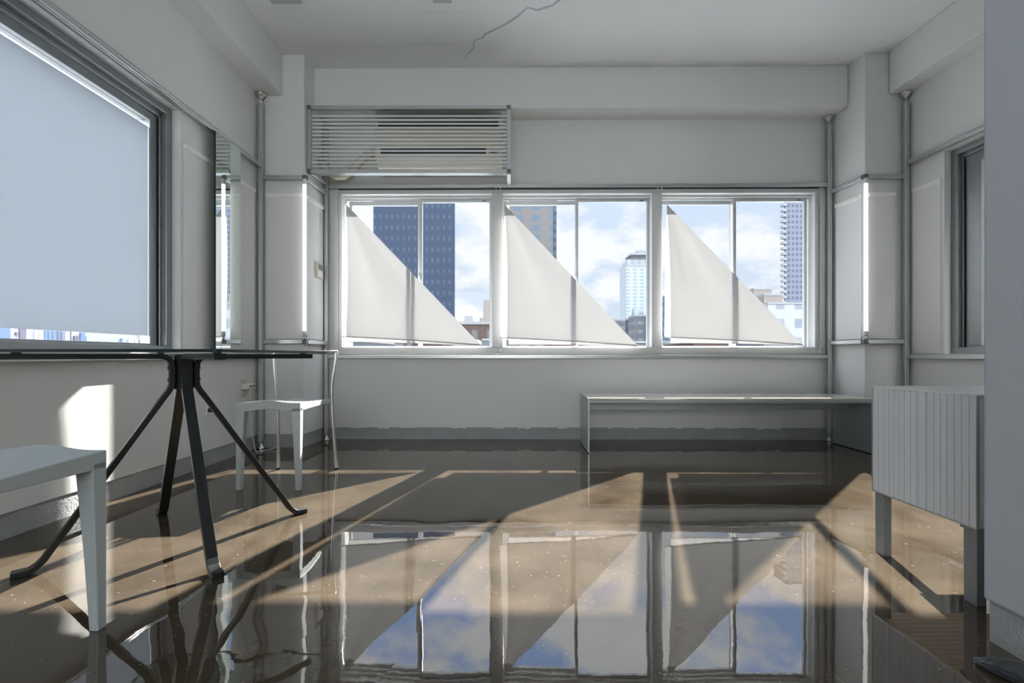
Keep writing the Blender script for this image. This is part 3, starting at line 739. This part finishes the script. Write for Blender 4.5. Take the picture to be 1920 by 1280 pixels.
# ------------------------------------------------------------------ chairs
def smoothpath(pts, it=3):
    pts = [Vector(p) for p in pts]
    for _ in range(it):
        q = [pts[0]]
        for a, b in zip(pts[:-1], pts[1:]): q += [a*.75+b*.25, a*.25+b*.75]
        pts = q+[pts[-1]]
    return pts
def chair():
    e = empty('stacking_chair', (0, 0, 0)); hw = .168
    # moulded seat: raised across the middle, thinner at the back
    nx, ny = 16, 12; top = []; bot = []
    for j in range(ny+1):
        y = -.195+.40*j/ny; k = j/ny
        for i in range(nx+1):
            x = -hw+2*hw*i/nx; s = abs(x)/hw
            hump = .013*(math.cos(PI*min(1, s/.78))*.5+.5)*(1-.35*k)
            z = .457-.020*k**1.3+hump-.010*math.sin(PI*k)*(1-s*s)
            th = .047*(1-k)+.020*k; inset = 0
            top.append((x, y, z)); bot.append((x, y, z-th))
    n = nx+1; mb = MB(); N_ = len(top); fs = []
    for j in range(ny):
        for i in range(nx):
            a = j*n+i; fs.append((a, a+1, a+n+1, a+n)); fs.append((N_+a, N_+a+n, N_+a+n+1, N_+a+1))
    for i in range(nx):
        fs.append((i, N_+i, N_+i+1, i+1)); a = ny*n+i; fs.append((a, a+1, N_+a+1, N_+a))
    for j in range(ny):
        a = j*n; fs.append((a, a+n, N_+a+n, N_+a)); a = j*n+nx; fs.append((a, N_+a, N_+a+n, a+n))
    mb.add(top+bot, fs, False); mb.build('seat', M['chair'], e, bevel=.003)
    for s in (-1, 1):
        xo = s*hw
        def sec(z, w, d): return [(xo, -.195, z), (xo-s*w, -.195, z), (xo-s*w, -.195+d, z), (xo, -.195+d, z)]
        lv = [(.0, .024, .025), (.20, .033, .031), (.38, .044, .038), (.405, .046, .039), (.430, .046, .039)]
        vs = [p for a in lv for p in sec(*a)]; fs = [(0, 1, 2, 3)]
        for i in range(len(lv)-1):
            for k in range(4): fs.append((i*4+k, i*4+(k+1) % 4, i*4+4+(k+1) % 4, i*4+4+k))
        m = (len(lv)-1)*4; fs.append((m, m+1, m+2, m+3))
        g = MB().add(vs, fs).build('leg', M['chair'], e, bevel=.003)
        MB().box(xo-s*.002, xo-s*.022, -.193, -.172, -.0005, .004).build('glide', M['rubber'], g)
        # tubular rear leg rising into the back
        pts = smoothpath([(s*.180, .250, .010), (s*.172, .235, .20), (s*.166, .218, .40), (s*.172, .205, .54), (s*.186, .215, .63), (s*.190, .225, .724)])
        g = MB().tube(pts, .0105, 14).build('leg', M['tube'], e)
        MB().lathe([(.012, 0), (.011, .014)], (s*.1805, .251, 0), 12).build('glide', M['rubber'], g)
        MB().tube([(s*.150, .200, .428), (s*.166, .216, .424)], .009, 10).build('seat_bracket', M['tube'], e)
    MB().tube([(-.200, .226, .722), (.200, .226, .722)], .012, 14).build('back_rail', M['tube'], e)
    return e
def copy_tree(o, parent=None):
    c = o.copy(); COL.objects.link(c)
    if parent: c.parent = parent
    for ch in list(o.children): copy_tree(ch, c)
    return c
ch = chair(); ch2 = copy_tree(ch)
ch.location = (-1.268, 2.560, 0); ch.rotation_euler = (0, 0, -.01)
tag(ch, 'pale grey chair with metal tube back beyond the glass table', 'chair', 'chairs at the glass table')
ch2.location = (-1.222, .988, 0); ch2.rotation_euler = (0, 0, PI-.02)
tag(ch2, 'pale grey chair in the near left corner, cut off by the picture edge', 'chair', 'chairs at the glass table')

# ------------------------------------------------------------------ dark lump on the floor by the partition
def lump():
    rnd = random.Random(8); mb = MB(); n = 12; prof = []
    secs = [(1.052, 1.035, .006, .014), (1.062, 1.012, .018, .030), (1.080, .985, .030, .040), (1.102, .955, .036, .046), (1.118, .925, .034, .044), (1.128, .895, .015, .02)]
    vs = []
    for (x, y, w, h) in secs:
        for k in range(n):
            a = 2*PI*k/n; q = rnd.uniform(.78, 1.12)
            vs.append((x+w*.6*math.cos(a)*q, y+w*math.cos(a)*q, max(.0005, h*.5+h*.52*math.sin(a)*q)))
    fs = [tuple(range(n)), tuple(range(5*n, 6*n))]+[(i*n+k, i*n+(k+1) % n, (i+1)*n+(k+1) % n, (i+1)*n+k) for i in range(5) for k in range(n)]
    mb.add(vs, fs); e = mb.build('glossy_bundle', M['lump'], origin=(1.09, 1.0, 0))
    pts = [(1.112+.012*math.cos(a), .945+.010*math.sin(a), .048+.002*math.cos(2*a)) for a in [k*PI/8 for k in range(17)]]
    MB().tube(pts, .0022, 6).build('brass_ring', M['brass'], e)
    tag(e, 'crumpled dark glossy bundle on the floor at the foot of the partition', 'bundle')
lump()

# ------------------------------------------------------------------ the city outside
G = -26.0
struct(MB().box(-900, 900, 6, 1500, G-1, G).box(-900, 5.9, -200, 6, G-1, G).build('ground', pm('asphalt', (.22, .23, .24), .9)), 'streets far below')
FA = dict(
 blue=facade('blue_glass_facade', (.07, .125, .26), (.16, .23, .38), 1.9, 3.6, .34, .34, .25),
 band=facade('banded_stone_facade', (.42, .42, .45), (.26, .38, .56), 7.2, 4.0, .52, .62, .3),
 pale=facade('pale_balcony_facade', (1.0, 1.12, 1.28), (.60, .78, .98), 6.5, 3.2, .55, .5),
 brick=facade('brown_brick_facade', (.20, .12, .11), (.38, .42, .48), 3.2, 5.0, .36, .42),
 tan=pm('tan_render', (.05, .045, .043), .8), grey=pm('grey_render', (.06, .065, .075), .8, noise=.1, nscale=.3),
 white=facade('white_render_square_windows', (.98, 1.05, 1.2), (.55, .65, .8), 4.1, 4.1, .46, .5),
 balc=facade('balcony_tower_facade', (.44, .52, .72), (.20, .25, .38), 2.4, 3.1, .62, .58),
 dk=facade('grey_office_facade', (.30, .34, .42), (.55, .60, .66), 3.0, 3.2, .7, .4),
 off=facade('pale_office_facade', (.60, .60, .66), (.16, .19, .30), 2.6, 3.4, .4, .7, phase=(.25, 0)),
 navy=facade('navy_glass_facade', (.10, .15, .28), (.20, .30, .52), 3.0, 3.5, .8, .6))
def px2(px, D): return (px-HX)/F*D
def pz(py, D): return H+(HY-py)/F*D
def building(name, label, px0, px1, ytop, D, mat, depth=None, extras=(), cat='building', z=None, group='buildings beyond the windows', skew_=None):
    x0, x1 = px2(px0, D), px2(px1, D); zt = pz(ytop, D) if z is None else z; dp = depth or (x1-x0)
    e = empty(name, ((x0+x1)/2, D, G))
    skew = skew_ if skew_ is not None else 0
    b = MB().prism([(x0, D), (x1, D), (x1+skew, D+dp), (x0+skew, D+dp)], G, zt, 2).build('facade', mat, e)
    MB().prism([(x0, D-.1), (x1, D-.1), (x1+skew, D+dp), (x0+skew, D+dp)], zt, zt+D*.004, 2).build('parapet', FA['grey'], e)
    for (nm, a, b_, yb, yt, dd, mt) in extras:
        MB().box(px2(a, D), px2(b_, D), D+dd, D+dd+max(2, (px2(b_, D)-px2(a, D))), pz(yb, D), pz(yt, D)).build(nm, mt, e)
    tag(e, label, cat, group); return e
D1 = 150
building('office_tower', 'dark blue glass tower filling the left window', 700, 853, 329, D1, FA['blue'], extras=(('plant_room', 730, 830, 329, 322, 4, FA['grey']),), skew_=-4)
building('hotel_tower', 'banded stone and glass tower in the middle window', 955, 1037, 330, 180, FA['band'], extras=(('glass_corner', 1036.5, 1044, 660, 330, 1.0, FA['navy']),))
t = building('residential_tower', 'pale slender tower beside the right post of the middle window', 1174, 1226, 500, 420, FA['pale'], extras=(('shoulder', 1178, 1226, 500, 485, 2, FA['pale']), ('crown', 1182, 1226, 478, 474, -1, FA['grey']), ('crown_column', 1186, 1222, 485, 478, 3, FA['grey']), ('mast_cap', 1196, 1226, 474, 468, 2, FA['grey'])))
building('residential_tower', 'tall grey balcony tower at the right edge of the right window', 1470, 1530, 258, 260, FA['balc'], extras=(('roof_step', 1484, 1530, 258, 240, 3, FA['balc']),), skew_=12)
tw = bpy.data.objects['residential_tower.001'] if 'residential_tower.001' in bpy.data.objects else None
if tw:
    mb = MB(); x0 = px2(1470, 260)
    zz = pz(600, 260)
    while zz < pz(262, 260): mb.box(x0-1.1, x0+1.0, 259.0, 262, zz, zz+1.3); zz += 3.1
    mb.build('balconies', FA['grey'], tw)
building('brick_building', 'brown brick building with rooftop boxes right of the left cloth', 845, 925, 606, 95, FA['brick'], extras=(('roof_box', 870, 886, 606, 591, 1, FA['grey']), ('roof_tower', 905, 925, 606, 560, 2, FA['tan']), ('roof_step', 898, 905, 606, 594, 2, FA['tan']), ('roof_ledge', 860, 925, 608, 603, -.3, FA['grey'])))
mb = MB().tube([(px2(886, 95), 96, pz(606, 95)), (px2(886, 95), 96, pz(572, 95))], .07, 6); tag(mb.build('roof_antenna', M['alu'], origin=(px2(886, 95), 96, pz(606, 95))), 'thin antenna on the brown brick building', 'antenna')
building('apartment_block', 'grey striped block left of the pale tower base', 1150, 1176, 601, 200, FA['dk'])
building('apartment_block', 'darker striped block directly left of the pale tower base', 1176, 1188, 600, 190, FA['navy'])
building('apartment_block', 'greyish block in front of the pale tower', 1189, 1232, 593, 170, FA['dk'], extras=(('roof_box', 1192, 1210, 593, 577, 2, FA['pale']),))
building('apartment_block', 'dark blue block behind the left edge of the right cloth', 1240, 1262, 556, 160, FA['navy'])
building('apartment_block', 'beige block rising behind the white building', 1413, 1447, 543, 150, FA['tan'], extras=(('roof_box', 1420, 1440, 543, 541, 1, FA['grey']),))
building('apartment_block', 'dull brown block in front of the beige one', 1433, 1467, 554, 130, FA['tan'])
building('white_building', 'white building with small square windows in the right window', 1440, 1540, 570, 100, FA['white'])
# low roofs along the street, seen under the cloths
rnd = random.Random(12); q = 640
names = ['beside the left jamb', 'under the left cloth', 'left of the middle sash of the left window', 'right of the middle sash of the left window', 'near the tip of the left cloth', 'behind the first post', 'under the middle cloth', 'at the centre of the middle window', 'near the tip of the middle cloth', 'behind the second post', 'under the right cloth', 'at the centre of the right window', 'near the tip of the right cloth']
for i, nm in enumerate(names):
    w = 66
    building('low_building', 'low roof in the street strip '+nm, q, q+w-9, rnd.uniform(638, 645), 62+16*(i % 2), [FA['dk'], FA['off'], FA['brick'], FA['grey']][i % 4], depth=12, group='low buildings along the street')
    q += w
# across the side street, left window
def street(name, label, y0, y1, x, top, mat, bits):
    e = empty('street_building', (x, y0, G)); MB().box(x-12, x, y0, y1, G, top).build('facade', mat, e)
    for nm, a, b, za, zb, m in bits: MB().box(x-.05, x+.06, a, b, za, zb).build(nm, m, e)
    tag(e, label, 'building', 'buildings across the side street')
LP = pm('lilac_render', (.17, .165, .19), .8, spec=.1); LB = pm('blue_pane', (.05, .075, .14), .6, spec=.1); LD = pm('dusk_pane', (.055, .055, .075), .6, spec=.1); LG = pm('pale_pane', (.19, .23, .27), .6, spec=.1)
def yl(px, x=22.0): return x*F/(HX-px)
bits = [('window', yl(-60), yl(17), .9, 3.4, LB), ('window', yl(35), yl(47), .9, 3.0, LD)]
bits += [('corbel', yl(27), yl(31), 1.05, 1.16, LD), ('corbel', yl(27), yl(31), 1.62, 1.74, LD)]
xs = [62, 70, 80, 88, 96, 105, 113, 121]
for k_, (a_, b_) in enumerate(zip(xs[:-1], xs[1:])):
    bits.append(('pane', yl(a_+.6), yl(b_-.6), .85, 1.32, (LG, LB, LB, LG, LD, LG, LG)[k_])); bits.append(('pane', yl(a_+.6), yl(b_-.6), 1.38, 1.9, (LP, LG, LB, LB, LB, LD, LB)[k_]))
street('b', 'lilac office building across the street with blue windows seen under the frosted film', yl(-90), yl(131), -22, 14, LP, bits)
street('b', 'dull grey building across the street right of the lilac one', yl(134, 24), yl(160, 24), -24, 5, LP, [('window', yl(137, 24), yl(146, 24), .9, 1.8, LD), ('window', yl(149, 24), yl(158, 24), .9, 2.0, LB)])
street('b', 'long low grey green roof across the street at the right end of the frosted film', yl(162, 27), yl(300, 27), -27, 1.95, pm('green_grey_render', (.12, .135, .14), .8, spec=.1), [('band', yl(165, 27), yl(232, 27), 1.15, 1.45, LP), ('pillar', yl(240, 27), yl(249, 27), .2, 1.9, LG), ('railing', yl(225, 27), yl(229, 27), .2, 1.9, LB), ('railing', yl(252, 27), yl(256, 27), .2, 1.9, LG), ('railing', yl(261, 27), yl(266, 27), .2, 1.9, LD)])
e = empty('light_blocker', (5.6, 2.5, G)); MB().box(5.6, 10, -7.0, 8, G, 7.5).build('facade', pm('dark_render', (.12, .12, .12), .9), e)  # unseen block added to hold light off the right window
MB().box(5.5, 5.6, -7.0, 8, 7.2, 7.5).build('coping', FA['grey'], e)
tag(e, 'added unseen block shading the right wall window', 'building')
building('office_tower', 'tower glimpsed at the corner above the frosted film', 256, 300, 150, 120, FA['grey'], group='buildings beyond the left window')

# daylight portals guide sampling at the openings; they give no light of their own
def portal(loc, rot, sx, sy):
    l = bpy.data.lights.new('daylight', 'AREA'); l.shape = 'RECTANGLE'; l.size = sx; l.size_y = sy
    l.cycles.is_portal = True; o = bpy.data.objects.new('daylight', l); o.location = loc; o.rotation_euler = rot; COL.objects.link(o)
portal((.545, 4.05, 1.40), (-PI/2, 0, 0), 4.0, 1.36)
portal((-2.16, 1.52, 1.42), (0, -PI/2, 0), 1.4, 2.2)
portal((-.25, -3.33, 1.6), (PI/2, 0, 0), 2.7, 1.4)
portal((-2.16, -1.4, 1.42), (0, -PI/2, 0), 1.4, 2.2)
portal((3.30, 2.66, 1.42), (0, PI/2, 0), 1.4, 1.1)
